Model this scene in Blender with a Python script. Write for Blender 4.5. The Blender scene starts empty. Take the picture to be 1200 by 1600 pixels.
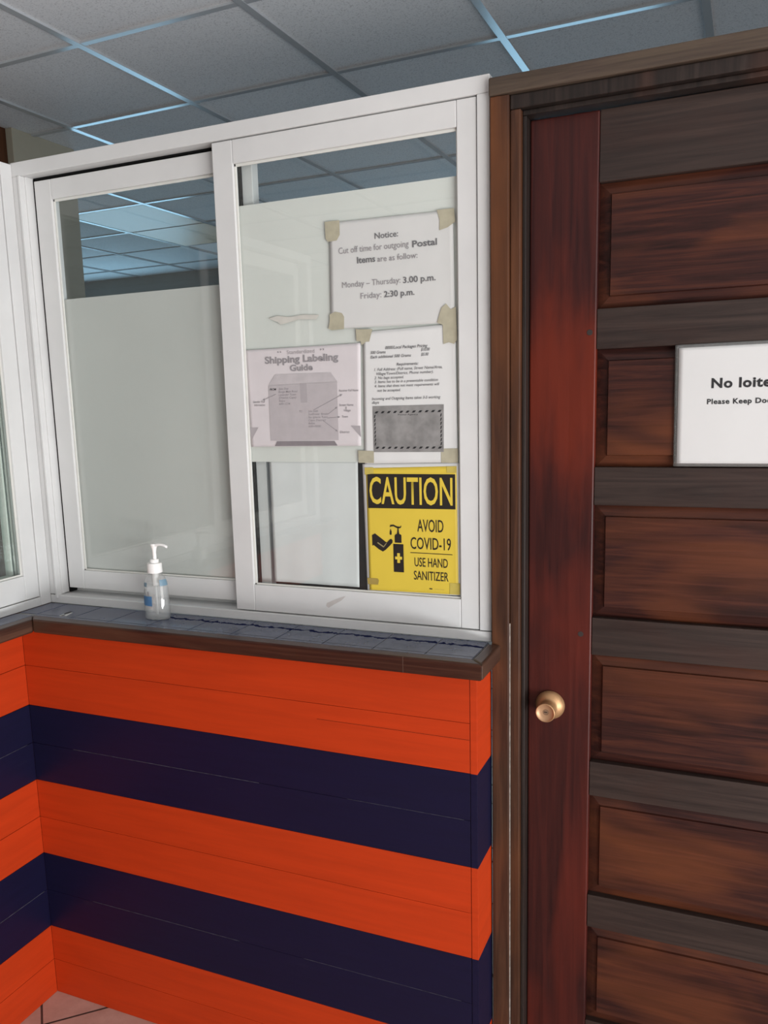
import bpy, bmesh, math, random
from mathutils import Vector, Matrix
random.seed(7)
SC = bpy.context.scene
COL = SC.collection

# ------------------------------------------------------------------ camera
cam_d = bpy.data.cameras.new('camera')
cam = bpy.data.objects.new('camera', cam_d); COL.objects.link(cam)
cam_d.sensor_fit = 'AUTO'; cam_d.sensor_width = 36.0
cam_d.lens = 1321.62 * 36 / 1600
cam_d.shift_x = 38.66 / 1600; cam_d.shift_y = 47.78 / 1600
cam_d.clip_start = 0.02; cam_d.clip_end = 60
right = (0.913673, 0.405374, -0.029553)
fwd = (-0.404360, 0.899204, -0.167109)
up = (-0.041167, 0.164633, 0.985495)
cam.matrix_world = Matrix(((right[0], up[0], -fwd[0], 1.6962),
                           (right[1], up[1], -fwd[1], -1.5981),
                           (right[2], up[2], -fwd[2], 1.6261), (0, 0, 0, 1)))
SC.camera = cam

# ------------------------------------------------------------------ world, lamps, exposure
W = bpy.data.worlds.new('sky'); SC.world = W; W.use_nodes = True
bg = W.node_tree.nodes['Background']
bg.inputs[0].default_value = (0.80, 0.90, 1.0, 1); bg.inputs[1].default_value = 0.42
SC.view_settings.view_transform = 'Standard'; SC.view_settings.look = 'None'
SC.view_settings.exposure = 0.0; SC.view_settings.gamma = 1.0
SC.view_settings.use_curve_mapping = False

def area(name, loc, target, sx, sy, power, col):
    d = bpy.data.lights.new(name, 'AREA'); d.shape = 'RECTANGLE'; d.size = sx; d.size_y = sy
    d.energy = power; d.color = col
    o = bpy.data.objects.new(name, d); COL.objects.link(o); o.location = loc
    o.rotation_euler = (Vector(target) - Vector(loc)).to_track_quat('-Z', 'Y').to_euler()
    return o
# daylight through the open shop front on the right; below it a fill lamp added to brighten the ceiling
area('daylight_right', (4.3, -2.6, 1.35), (0.6, 0.1, 1.1), 2.4, 2.1, 72, (1.0, 0.97, 0.93))
area('ceiling_fill_right', (4.5, -2.4, .25), (1.6, -1.0, 2.7), 3.4, .5, 165, (0.97, 0.98, 1.0))

# ------------------------------------------------------------------ node helpers
def newmat(name):
    m = bpy.data.materials.new(name); m.use_nodes = True
    nt = m.node_tree; b = nt.nodes['Principled BSDF']
    return m, nt, b
def N(nt, t, **kw):
    n = nt.nodes.new(t)
    for k, v in kw.items(): setattr(n, k, v)
    return n
def ramp(nt, fac, stops):
    r = N(nt, 'ShaderNodeValToRGB'); e = r.color_ramp.elements
    while len(e) > 1: e.remove(e[-1])
    e[0].position = stops[0][0]; e[0].color = (*stops[0][1], 1)
    for p, c in stops[1:]:
        x = e.new(p); x.color = (*c, 1)
    nt.links.new(fac, r.inputs[0]); return r.outputs[0]
def coords(nt, scale=(1, 1, 1), rot=(0, 0, 0)):
    t = N(nt, 'ShaderNodeTexCoord'); mp = N(nt, 'ShaderNodeMapping')
    mp.inputs['Scale'].default_value = scale; mp.inputs['Rotation'].default_value = rot
    nt.links.new(t.outputs['Object'], mp.inputs[0]); return mp.outputs[0]
def noise(nt, vec, scale, detail=4, rough=.55, dist=0):
    n = N(nt, 'ShaderNodeTexNoise'); n.inputs['Scale'].default_value = scale
    n.inputs['Detail'].default_value = detail; n.inputs['Roughness'].default_value = rough
    n.inputs['Distortion'].default_value = dist
    nt.links.new(vec, n.inputs['Vector']); return n.outputs['Fac']
def mix(nt, fac, a, b, mode='MIX'):
    m = N(nt, 'ShaderNodeMix', data_type='RGBA', blend_type=mode)
    for sock, v in ((m.inputs['Factor'], fac), (m.inputs['A'], a), (m.inputs['B'], b)):
        if isinstance(v, (int, float)): sock.default_value = v
        elif isinstance(v, tuple): sock.default_value = (*v, 1)
        else: nt.links.new(v, sock)
    # RGBA sockets of the Mix node
    for i, v in ((6, a), (7, b)):
        if isinstance(v, tuple): m.inputs[i].default_value = (*v, 1)
        elif not isinstance(v, (int, float)): nt.links.new(v, m.inputs[i])
    if not isinstance(fac, (int, float)): nt.links.new(fac, m.inputs[0])
    else: m.inputs[0].default_value = fac
    return m.outputs[2]
def bump(nt, b, h, strength, dist=.002):
    n = N(nt, 'ShaderNodeBump'); n.inputs['Strength'].default_value = strength; n.inputs['Distance'].default_value = dist
    nt.links.new(h, n.inputs['Height']); nt.links.new(n.outputs[0], b.inputs['Normal'])

def plain(name, col, rough=.5, spec=.5, metal=0, var=.08, vscale=30, bmp=0):
    m, nt, b = newmat(name)
    v = coords(nt); f = noise(nt, v, vscale, 4)
    lo = tuple(c * (1 - var) for c in col); hi = tuple(min(1, c * (1 + var)) for c in col)
    nt.links.new(ramp(nt, f, [(.3, lo), (.7, hi)]), b.inputs['Base Color'])
    b.inputs['Roughness'].default_value = rough; b.inputs['Metallic'].default_value = metal
    b.inputs['Specular IOR Level'].default_value = spec
    if bmp: bump(nt, b, f, bmp)
    return m

def wood(name, dark, mid, light, axis='z', fine=1.0, rough=.42, blotch=None, bl=.5, seed=0, spec=.4, red_band=None):
    """grain runs along axis"""
    m, nt, b = newmat(name)
    st = {'x': (1.2, 30, 30), 'y': (30, 1.2, 30), 'z': (30, 30, 1.2)}[axis]
    v = coords(nt, tuple(s * fine for s in st))
    off = N(nt, 'ShaderNodeVectorMath', operation='ADD'); off.inputs[1].default_value = (seed, seed * .7, seed * .3)
    nt.links.new(v, off.inputs[0])
    f = noise(nt, off.outputs[0], 2.6, 9, .66, .9)
    col = ramp(nt, f, [(.28, dark), (.5, mid), (.75, light)])
    if blotch:
        st2 = {'x': (2.5, 7, 7), 'y': (7, 2.5, 7), 'z': (7, 7, 2.0)}[axis]
        v2 = coords(nt, st2); o2 = N(nt, 'ShaderNodeVectorMath', operation='ADD'); o2.inputs[1].default_value = (seed * 1.3, seed, seed)
        nt.links.new(v2, o2.inputs[0])
        g = noise(nt, o2.outputs[0], 1.0, 3, .5, .4)
        k = N(nt, 'ShaderNodeMapRange'); k.inputs[1].default_value = bl - .1; k.inputs[2].default_value = bl + .16
        nt.links.new(g, k.inputs[0])
        col = mix(nt, k.outputs[0], col, mix(nt, .65, col, blotch))
    if red_band:   # base colour mixed redder in a band round height heart[0]
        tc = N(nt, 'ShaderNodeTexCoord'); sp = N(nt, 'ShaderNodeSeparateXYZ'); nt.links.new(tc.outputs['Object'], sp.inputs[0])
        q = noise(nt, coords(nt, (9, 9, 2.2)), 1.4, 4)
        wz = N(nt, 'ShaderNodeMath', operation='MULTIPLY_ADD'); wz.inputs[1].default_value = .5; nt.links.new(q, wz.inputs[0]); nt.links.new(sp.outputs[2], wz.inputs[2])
        sb = N(nt, 'ShaderNodeMath', operation='SUBTRACT'); sb.inputs[1].default_value = red_band[0] + .25; nt.links.new(wz.outputs[0], sb.inputs[0])
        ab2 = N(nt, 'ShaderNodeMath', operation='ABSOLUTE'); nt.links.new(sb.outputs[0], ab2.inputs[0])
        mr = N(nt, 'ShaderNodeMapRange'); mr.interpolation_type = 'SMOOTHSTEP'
        mr.inputs[1].default_value = 0; mr.inputs[2].default_value = red_band[1] * 1.6; mr.inputs[3].default_value = .62; mr.inputs[4].default_value = 0
        nt.links.new(ab2.outputs[0], mr.inputs[0]); col = mix(nt, mr.outputs[0], col, red_band[2])
    nt.links.new(col, b.inputs['Base Color'])
    rr = N(nt, 'ShaderNodeMapRange'); rr.inputs[3].default_value = rough - .08; rr.inputs[4].default_value = rough + .14
    nt.links.new(f, rr.inputs[0]); nt.links.new(rr.outputs[0], b.inputs['Roughness'])
    b.inputs['Specular IOR Level'].default_value = spec
    bump(nt, b, f, .25, .001)
    return m

def paint(name, col, wear, rough=.45, seed=0):
    """brushed wall paint over sawn boards with scuffs"""
    m, nt, b = newmat(name)
    v = coords(nt, (2.2, 2.2, 34)); f = noise(nt, v, 1.5 + seed, 6, .6, .3)
    v2 = coords(nt); g = noise(nt, v2, 3.2, 5, .6)
    c1 = ramp(nt, f, [(.25, tuple(c * .84 for c in col)), (.55, col), (.8, tuple(min(1, c * 1.1) for c in col))])
    g2 = noise(nt, coords(nt, (4, 4, 16)), 2.6, 8, .7)
    k = N(nt, 'ShaderNodeMapRange'); k.inputs[1].default_value = .62; k.inputs[2].default_value = .75
    nt.links.new(g2, k.inputs[0])
    sc = N(nt, 'ShaderNodeMath', operation='MULTIPLY'); sc.inputs[1].default_value = .35
    nt.links.new(k.outputs[0], sc.inputs[0])
    c2 = mix(nt, sc.outputs[0], c1, wear)
    nt.links.new(c2, b.inputs['Base Color'])
    b.inputs['Roughness'].default_value = rough; b.inputs['Specular IOR Level'].default_value = .22
    bump(nt, b, f, .2, .001)
    return m

def glass_mat(name, tint, rough=.01, boost=1.0, haze=0.0):
    m = bpy.data.materials.new(name); m.use_nodes = True; nt = m.node_tree
    nt.nodes.remove(nt.nodes['Principled BSDF']); out = nt.nodes['Material Output']
    tr = N(nt, 'ShaderNodeBsdfTransparent'); tr.inputs[0].default_value = (*tint, 1)
    gl = N(nt, 'ShaderNodeBsdfGlossy'); gl.inputs['Roughness'].default_value = rough
    ge = N(nt, 'ShaderNodeNewGeometry'); dp = N(nt, 'ShaderNodeVectorMath', operation='DOT_PRODUCT')
    nt.links.new(ge.outputs['Incoming'], dp.inputs[0]); nt.links.new(ge.outputs['Normal'], dp.inputs[1])
    ab = N(nt, 'ShaderNodeMath', operation='ABSOLUTE'); nt.links.new(dp.outputs['Value'], ab.inputs[0])
    om = N(nt, 'ShaderNodeMath', operation='SUBTRACT'); om.inputs[0].default_value = 1.0; nt.links.new(ab.outputs[0], om.inputs[1])
    pw = N(nt, 'ShaderNodeMath', operation='POWER'); pw.inputs[1].default_value = 5.0; nt.links.new(om.outputs[0], pw.inputs[0])
    sch = N(nt, 'ShaderNodeMath', operation='MULTIPLY_ADD'); sch.inputs[1].default_value = .96; sch.inputs[2].default_value = .04
    nt.links.new(pw.outputs[0], sch.inputs[0])
    mu = N(nt, 'ShaderNodeMath', operation='MULTIPLY'); mu.inputs[1].default_value = boost; mu.use_clamp = True
    nt.links.new(sch.outputs[0], mu.inputs[0])
    base = tr.outputs[0]
    if haze:
        df = N(nt, 'ShaderNodeBsdfDiffuse'); df.inputs[0].default_value = (.85, .87, .86, 1)
        mh = N(nt, 'ShaderNodeMixShader'); mh.inputs[0].default_value = haze
        nt.links.new(tr.outputs[0], mh.inputs[1]); nt.links.new(df.outputs[0], mh.inputs[2]); base = mh.outputs[0]
    mx = N(nt, 'ShaderNodeMixShader'); nt.links.new(mu.outputs[0], mx.inputs[0])
    nt.links.new(base, mx.inputs[1]); nt.links.new(gl.outputs[0], mx.inputs[2])
    nt.links.new(mx.outputs[0], out.inputs[0]); return m

def emit(name, col, s):
    m = bpy.data.materials.new(name); m.use_nodes = True; nt = m.node_tree
    nt.nodes.remove(nt.nodes['Principled BSDF']); e = N(nt, 'ShaderNodeEmission')
    e.inputs[0].default_value = (*col, 1); e.inputs[1].default_value = s
    nt.links.new(e.outputs[0], nt.nodes['Material Output'].inputs[0]); return m

# ------------------------------------------------------------------ mesh helpers
ORG = {}
def link(name, me, parent=None, origin=(0, 0, 0), mats=(), bevel=0, segs=2, smooth=False):
    og = ORG[parent.name] if parent else Vector(origin)
    me.transform(Matrix.Translation(-og))
    o = bpy.data.objects.new(name, me); COL.objects.link(o)
    if parent: o.parent = parent
    else: o.location = og
    ORG[o.name] = og.copy()
    for m in mats: me.materials.append(m)
    if smooth:
        for p in me.polygons: p.use_smooth = True
    if bevel:
        md = o.modifiers.new('bevel', 'BEVEL'); md.width = bevel; md.segments = segs; md.limit_method = 'ANGLE'
        md.harden_normals = False
    return o
def tag(o, label, cat=None, group=None, kind=None):
    if label: o['label'] = label
    if cat: o['category'] = cat
    if group: o['group'] = group
    if kind: o['kind'] = kind
    return o
def empty(name, loc, label, cat, group=None, kind=None):
    o = bpy.data.objects.new(name, None); COL.objects.link(o); o.location = loc; o.empty_display_size = .05
    ORG[o.name] = Vector(loc); return tag(o, label, cat, group, kind)

def bx(bm, x0, x1, y0, y1, z0, z1, mi=0):
    vs = [bm.verts.new((x, y, z)) for x in (x0, x1) for y in (y0, y1) for z in (z0, z1)]
    for f in ((0, 1, 3, 2), (4, 6, 7, 5), (0, 4, 5, 1), (2, 3, 7, 6), (0, 2, 6, 4), (1, 5, 7, 3)):
        fc = bm.faces.new([vs[i] for i in f]); fc.material_index = mi
    return vs
def boxes(name, lst, parent=None, mats=(), bevel=0, origin=(0, 0, 0), segs=2):
    bm = bmesh.new()
    for b in lst: bx(bm, *b)
    me = bpy.data.meshes.new(name); bmesh.ops.recalc_face_normals(bm, faces=bm.faces[:]); bm.to_mesh(me); bm.free()
    return link(name, me, parent, origin, mats, bevel, segs)
def poly_xz(bm, pts, y, mi=0, depth=0):
    """flat polygon facing the lobby (-y)"""
    vs = [bm.verts.new((p[0], y, p[1])) for p in pts]
    f = bm.faces.new(vs); f.material_index = mi
    f.normal_update()
    if f.normal.y > 0: f.normal_flip()
    if depth:
        r = bmesh.ops.extrude_face_region(bm, geom=[f])
        bmesh.ops.translate(bm, verts=[v for v in r['geom'] if isinstance(v, bmesh.types.BMVert)], vec=(0, -depth, 0))
        for g in bm.faces: g.material_index = g.material_index
def polys(name, lst, y, parent=None, mats=(), depth=.0003, origin=(0, 0, 0)):
    bm = bmesh.new()
    for it in lst:
        pts, mi = it if isinstance(it, tuple) and isinstance(it[1], int) else (it, 0)
        vs = [bm.verts.new((p[0], y, p[1])) for p in pts]; f = bm.faces.new(vs); f.material_index = mi
        vb = [bm.verts.new((p[0], y - depth, p[1])) for p in pts]; g = bm.faces.new(vb[::-1]); g.material_index = mi
        n = len(pts)
        for i in range(n):
            h = bm.faces.new([vs[i], vs[(i + 1) % n], vb[(i + 1) % n], vb[i]]); h.material_index = mi
    bmesh.ops.recalc_face_normals(bm, faces=bm.faces[:])
    me = bpy.data.meshes.new(name); bm.to_mesh(me); bm.free()
    return link(name, me, parent, origin, mats)
def line(p, q, w):
    a = Vector(p); b = Vector(q); d = (b - a).normalized(); n = Vector((-d.y, d.x)) * w / 2
    return [tuple(a + n), tuple(b + n), tuple(b - n), tuple(a - n)]
def disc(cx, cz, rx, rz=None, n=24, a0=0):
    rz = rz or rx
    return [(cx + rx * math.cos(a0 + 2 * math.pi * i / n), cz + rz * math.sin(a0 + 2 * math.pi * i / n)) for i in range(n)]
def lathe(name, prof, c, parent, mats, axis='z', n=40, sx=1, sy=1, smooth=True, origin=(0, 0, 0), closed=True):
    """prof = [(radius, height)] turned about the axis through c"""
    bm = bmesh.new(); rings = []
    for r, h in prof:
        ring = []
        for i in range(n):
            a = 2 * math.pi * i / n
            if axis == 'z': p = (c[0] + r * sx * math.cos(a), c[1] + r * sy * math.sin(a), c[2] + h)
            else: p = (c[0] + r * math.cos(a), c[1] + h, c[2] + r * math.sin(a))
            ring.append(bm.verts.new(p))
        rings.append(ring)
    for a, b in zip(rings, rings[1:]):
        for i in range(n): bm.faces.new([a[i], a[(i + 1) % n], b[(i + 1) % n], b[i]])
    if closed:
        bm.faces.new(rings[0]); bm.faces.new(rings[-1])
    bmesh.ops.recalc_face_normals(bm, faces=bm.faces[:])
    me = bpy.data.meshes.new(name); bm.to_mesh(me); bm.free()
    o = link(name, me, parent, origin, mats)
    if smooth:
        for p in me.polygons: p.use_smooth = True
        me.set_sharp_from_angle(angle=math.radians(38))
    return o

# ---- lettering: built in font turned to mesh, fitted to a box
_cap = None
def font_mesh(s, bold=0.0, shear=0.0, space=1.0, res=3):
    cu = bpy.data.curves.new('lettering', 'FONT'); cu.body = s; cu.offset = bold; cu.shear = shear
    cu.space_character = space; cu.resolution_u = res; cu.size = 1.0; cu.fill_mode = 'FRONT'
    ob = bpy.data.objects.new('lettering_curve', cu); COL.objects.link(ob)
    dg = bpy.context.evaluated_depsgraph_get(); dg.update()
    me = bpy.data.meshes.new_from_object(ob.evaluated_get(dg)); bpy.data.objects.remove(ob); bpy.data.curves.remove(cu)
    return me
def text(name, s, x0, x1, zb, cap, y, parent, mat, bold=0.0, shear=0.0, space=1.0, tilt=0.0):
    """fit string s between x0 and x1, baseline zb, capital height cap, facing -y"""
    global _cap
    if _cap is None:
        h = font_mesh('H'); _cap = max(v.co.y for v in h.vertices); bpy.data.meshes.remove(h)
    me = font_mesh(s, bold, shear, space)
    xs = [v.co.x for v in me.vertices]; a, b = min(xs), max(xs)
    kx = (x1 - x0) / (b - a); kz = cap / _cap
    for v in me.vertices:
        X = x0 + (v.co.x - a) * kx; Z = zb + v.co.y * kz + (X - x0) * tilt
        v.co = (X, y, Z)
    o = link(name, me, parent, mats=(mat,))
    # face the lobby
    if me.polygons and me.polygons[0].normal.y > 0: me.flip_normals()
    return o

def sheet(name, pts, y, mat, parent=None, thick=.0004, amp=0, waves=5, nx=30, nz=30, seed=0, origin=(0, 0, 0)):
    """paper with four corners tl,tr,br,bl given in x,z; slight ripples"""
    tl, tr, br, bl = [Vector(p) for p in pts]
    bm = bmesh.new(); g = []
    rnd = random.Random(seed); ph = [rnd.uniform(0, 6.3) for _ in range(6)]
    for j in range(nz + 1):
        t = j / nz; row = []
        for i in range(nx + 1):
            s = i / nx; p = (tl * (1 - s) + tr * s) * (1 - t) + (bl * (1 - s) + br * s) * t
            d = amp * (.5 + .5 * math.sin(waves * 6.28 * s + ph[0] + .9 * math.sin(3 * t + ph[1]))) * (.6 + .4 * math.sin(2.2 * t + ph[2]))
            row.append(bm.verts.new((p.x, y - abs(d), p.y)))
        g.append(row)
    for j in range(nz):
        for i in range(nx): bm.faces.new([g[j][i], g[j + 1][i], g[j + 1][i + 1], g[j][i + 1]])
    bmesh.ops.recalc_face_normals(bm, faces=bm.faces[:])
    bm.faces.ensure_lookup_table()
    if bm.faces[0].normal.y > 0: bmesh.ops.reverse_faces(bm, faces=bm.faces[:])
    me = bpy.data.meshes.new(name); bm.to_mesh(me); bm.free()
    o = link(name, me, parent, origin, (mat,))
    md = o.modifiers.new('thickness', 'SOLIDIFY'); md.thickness = thick; md.offset = -1
    for p in me.polygons: p.use_smooth = True
    return o

# ------------------------------------------------------------------ materials
M = {}
M['alu'] = plain('white_aluminium', (.62, .622, .615), .38, .5, 0, .05, 6)
M['alu_dirty'] = plain('white_aluminium_yellowed', (.64, .64, .60), .42, .5, 0, .06, 8)
M['seal_shade'] = plain('black_seal_and_gap_shade', (.006, .006, .006), .8, .1)
M['glass'] = glass_mat('clear_float_glass', (.975, .992, .988), .01, 1.0, .01)
M['glass_left'] = glass_mat('greenish_float_glass', (.93, .97, .955), .01, 1.0, .02)
M['film'] = plain('frosted_film', (.70, .695, .66), .6, .3, 0, .02, 3)
M['film_grey'] = plain('frosted_film_grey', (.56, .555, .53), .6, .3, 0, .04, 2)  # film of the left pane, greyer base colour
M['orange'] = paint('orange_paint', (.46, .038, .0055), (.35, .04, .012), .5)
M['navy'] = paint('navy_paint', (.007, .006, .027), (.03, .03, .045), .42, 1)
M['core'] = plain('raw_partition_board', (.25, .18, .12), .8, .2)
M['wear'] = plain('worn_navy_edge', (.07, .07, .085), .8, .1, 0, .6, 60)
M['gap'] = plain('dark_joint', (.03, .008, .004), .9, .1)
M['ceil'] = None
M['bar'] = plain('white_enamel_ceiling_bar', (.42, .44, .46), .2, .8, 0, .02)
M['wall'] = plain('beige_wall_paint', (.36, .33, .26), .8, .2, 0, .05, 4)
M['wall_pale'] = plain('pale_wall_paint', (.48, .48, .47), .8, .2, 0, .05, 4)
M['wall_grey'] = plain('grey_wall_paint', (.30, .29, .27), .8, .2, 0, .05, 4)
M['paper'] = plain('white_paper', (.65, .655, .645), .75, .2, 0, .02, 14)
M['paper_sign'] = plain('laminated_white_paper', (.58, .58, .575), .35, .4, 0, .015, 10)
M['paper_pink'] = plain('copier_paper', (.60, .565, .575), .75, .2, 0, .03, 20)
M['paper_grey'] = plain('greyish_paper', (.58, .585, .57), .75, .2, 0, .03, 8)
M['paper_inside'] = plain('plain_white_sheet', (.70, .70, .695), .75, .2, 0, .03, 12)
M['ink'] = plain('black_ink', (.02, .02, .022), .6, .3)
M['ink_soft'] = plain('hazed_black_ink', (.15, .15, .155), .6, .3)  # black ink greyed in its colour for blur and glass haze
M['ink_grey'] = plain('grey_toner', (.27, .255, .265), .7, .2)
M['ink_mid'] = plain('mid_grey_toner', (.37, .345, .355), .7, .2, 0, .05, 40)
M['ink_pale'] = plain('pale_grey_toner', (.43, .40, .41), .7, .2, 0, .04, 40)
M['ink_box'] = plain('printed_grey_envelope', (.24, .235, .23), .7, .2, 0, .25, 26)
M['tape'] = plain('masking_tape', (.40, .375, .28), .7, .2, 0, .08, 60)
M['tape_yellow'] = plain('tape_on_yellow', (.50, .40, .09), .4, .4, 0, .08, 60)
M['yellow'] = plain('yellow_print', (.66, .49, .055), .5, .4, 0, .03, 9)
M['caution_black'] = plain('black_print', (.018, .014, .012), .5, .4)
M['board'] = wood('interior_dark_brown', (.012, .006, .005), (.03, .011, .009), (.06, .02, .015), 'x', .6, .5)
M['plastic_edge'] = glass_mat('clear_laminate', (.62, .60, .58), .08, 1.5, .12)
M['pump'] = plain('white_plastic', (.84, .83, .81), .35, .5, 0, .01)
M['pet'] = glass_mat('clear_plastic_bottle', (.96, .965, .965), .04, 1.3, .14)
M['gel'] = glass_mat('clear_gel', (.96, .965, .97), .05, .6, .20)
M['label_blue'] = plain('blue_label_print', (.06, .17, .34), .4, .5, 0, .15, 60)
M['label_teal'] = plain('grey_blue_label_print', (.15, .25, .33), .4, .5, 0, .15, 60)
M['brass'] = plain('satin_bronze', (.46, .27, .135), .45, .4, 0.6, .05, 40)
M['brass_face'] = plain('satin_bronze_face', (.46, .28, .16), .45, .4, 0.5, .05, 40)
M['dark'] = plain('keyhole_black', (.01, .008, .006), .7, .2)
M['scuff'] = plain('grey_scuff', (.52, .49, .47), .6, .2)
M['diffuser'] = plain('milky_light_diffuser', (.74, .53, .34), .4, .4, 0, .02)

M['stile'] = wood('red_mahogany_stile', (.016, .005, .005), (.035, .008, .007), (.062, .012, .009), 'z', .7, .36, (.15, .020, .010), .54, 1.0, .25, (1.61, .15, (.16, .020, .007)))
M['rail'] = wood('dark_weathered_rail', (.016, .011, .010), (.030, .020, .017), (.050, .032, .026), 'x', .8, .40, (.045, .018, .013), .6, 4.0, .25)
M['bevel_panel'] = wood('reddish_brown_panel', (.011, .005, .004), (.031, .010, .008), (.076, .022, .012), 'x', 1.0, .36, (.15, .044, .015), .57, 9.0, .22)
M['casing'] = wood('brown_door_casing', (.022, .010, .007), (.050, .021, .012), (.090, .038, .020), 'z', .8, .42, (.16, .055, .018), .55, 2.0, .25)
M['casing_head'] = wood('weathered_head_casing', (.028, .018, .014), (.062, .042, .030), (.10, .072, .050), 'x', .9, .45, (.075, .055, .03), .55, 6.0, .4)
M['jamb'] = wood('dark_door_jamb', (.010, .008, .007), (.020, .014, .012), (.036, .025, .021), 'z', .8, .42, (.08, .03, .018), .66, 3.0, .25)
M['ledge_wood'] = wood('varnished_ledge', (.016, .005, .004), (.036, .011, .007), (.080, .032, .018), 'x', .8, .30, (.10, .05, .028), .6, 5.0, .3)
M['ledge_wood_y'] = wood('varnished_ledge_end', (.020, .009, .006), (.046, .020, .013), (.10, .048, .03), 'y', .8, .30, (.12, .07, .045), .5, 5.5, .3)

def ceiling_mat():
    m, nt, b = newmat('mineral_fibre_tile')
    v = coords(nt); f = noise(nt, v, 210, 3, .6); g = noise(nt, v, 2.0, 3)
    c = ramp(nt, f, [(.33, (.50, .50, .515)), (.45, (.74, .745, .76)), (.8, (.81, .81, .82))])
    c = mix(nt, g, c, mix(nt, .2, c, (.66, .65, .64)))
    nt.links.new(c, b.inputs['Base Color']); b.inputs['Roughness'].default_value = .9
    b.inputs['Specular IOR Level'].default_value = .15
    bump(nt, b, f, .3, .002); return m
M['ceil'] = ceiling_mat()
def floor_mat():
    m, nt, b = newmat('pink_beige_floor_tile')
    v = coords(nt); f = noise(nt, v, 14, 6, .65)
    nt.links.new(ramp(nt, f, [(.3, (.46, .32, .26)), (.7, (.60, .45, .38))]), b.inputs['Base Color'])
    b.inputs['Roughness'].default_value = .35; return m
M['floor_tile'] = floor_mat()
M['grout'] = plain('dark_floor_grout', (.14, .085, .07), .8, .2)
def ledge_tile_mat():
    m, nt, b = newmat('slate_blue_glazed_tile')
    v = coords(nt); f = noise(nt, v, 22, 5, .6)
    c = ramp(nt, f, [(.3, (.050, .062, .105)), (.7, (.085, .098, .150))])
    # chipped dark streak running along the tiles
    sep = N(nt, 'ShaderNodeSeparateXYZ'); nt.links.new(v, sep.inputs[0])
    w = noise(nt, coords(nt, (9, 0, 0)), 3.0, 4)
    a = N(nt, 'ShaderNodeMath', operation='MULTIPLY_ADD'); a.inputs[1].default_value = .045; a.inputs[2].default_value = .052
    nt.links.new(w, a.inputs[0])
    d = N(nt, 'ShaderNodeMath', operation='SUBTRACT'); nt.links.new(sep.outputs[1], d.inputs[0]); nt.links.new(a.outputs[0], d.inputs[1])
    ab = N(nt, 'ShaderNodeMath', operation='ABSOLUTE'); nt.links.new(d.outputs[0], ab.inputs[0])
    wd = noise(nt, coords(nt, (26, 0, 0)), 2.0, 5, .7)
    th = N(nt, 'ShaderNodeMapRange'); th.inputs[1].default_value = .42; th.inputs[2].default_value = .7
    th.inputs[3].default_value = .0018; th.inputs[4].default_value = .013; nt.links.new(wd, th.inputs[0])
    lt = N(nt, 'ShaderNodeMath', operation='LESS_THAN'); nt.links.new(ab.outputs[0], lt.inputs[0]); nt.links.new(th.outputs[0], lt.inputs[1])
    gx = N(nt, 'ShaderNodeMath', operation='GREATER_THAN'); gx.inputs[1].default_value = -.22; nt.links.new(sep.outputs[0], gx.inputs[0])
    ml = N(nt, 'ShaderNodeMath', operation='MULTIPLY'); nt.links.new(lt.outputs[0], ml.inputs[0]); nt.links.new(gx.outputs[0], ml.inputs[1])
    c = mix(nt, ml.outputs[0], c, (.012, .016, .05))
    nt.links.new(c, b.inputs['Base Color'])
    for sk, a, e in (('Roughness', .24, .95), ('Specular IOR Level', .42, .0)):
        mr = N(nt, 'ShaderNodeMapRange'); mr.inputs[3].default_value = a; mr.inputs[4].default_value = e
        nt.links.new(ml.outputs[0], mr.inputs[0]); nt.links.new(mr.outputs[0], b.inputs[sk])
    return m
M['ledge_tile'] = ledge_tile_mat()
M['ledge_grout'] = plain('pale_ledge_grout', (.22, .22, .22), .8, .2)
M['ledge_grout_dark'] = plain('dark_ledge_grout', (.025, .026, .035), .8, .2)

# ================================================================== SETTING
H = 2.7048
GX, GY, PX, PY, GR = -.1758, .608, .5766, .5797, -.0123
cr, sr = math.cos(GR), math.sin(GR)
def grid(i, j): return (GX + i * PX * cr - j * PY * sr, GY + i * PX * sr + j * PY * cr)

# floor: base slab of grout with diagonal tiles
bm = bmesh.new()
bx(bm, -4.6, 4.2, -5.2, 5.0, -.08, -.003, 1)
T = .30; s2 = math.sqrt(.5)
a0, b0 = -.061 * s2, -.177 * s2      # phase of the two diagonal joints
for i in range(-24, 24):
    for j in range(-24, 24):
        u0, v0 = a0 + i * T + .003, b0 + j * T + .003; u1, v1 = u0 + T - .006, v0 + T - .006
        cs = [((u - v) * s2, (u + v) * s2) for u, v in ((u0, v0), (u1, v0), (u1, v1), (u0, v1))]
        if all(-4.5 < x < 4.1 and -5.1 < y < 4.9 for x, y in cs):
            f = bm.faces.new([bm.verts.new((x, y, 0)) for x, y in cs]); f.material_index = 0
            f.normal_update()
            if f.normal.z < 0: f.normal_flip()
me = bpy.data.meshes.new('floor'); bm.to_mesh(me); bm.free()
fl = link('floor', me, mats=(M['floor_tile'], M['grout'])); tag(fl, 'pinkish beige tiled floor laid on the diagonal', 'floor', kind='structure')

# ceiling slab
o = boxes('ceiling', [(-4.6, 4.2, -5.2, 5.0, H + .007, H + .08)], mats=(M['ceil'],))
tag(o, 'grey speckled suspended ceiling tiles above the partition', 'ceiling', kind='structure')
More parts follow.
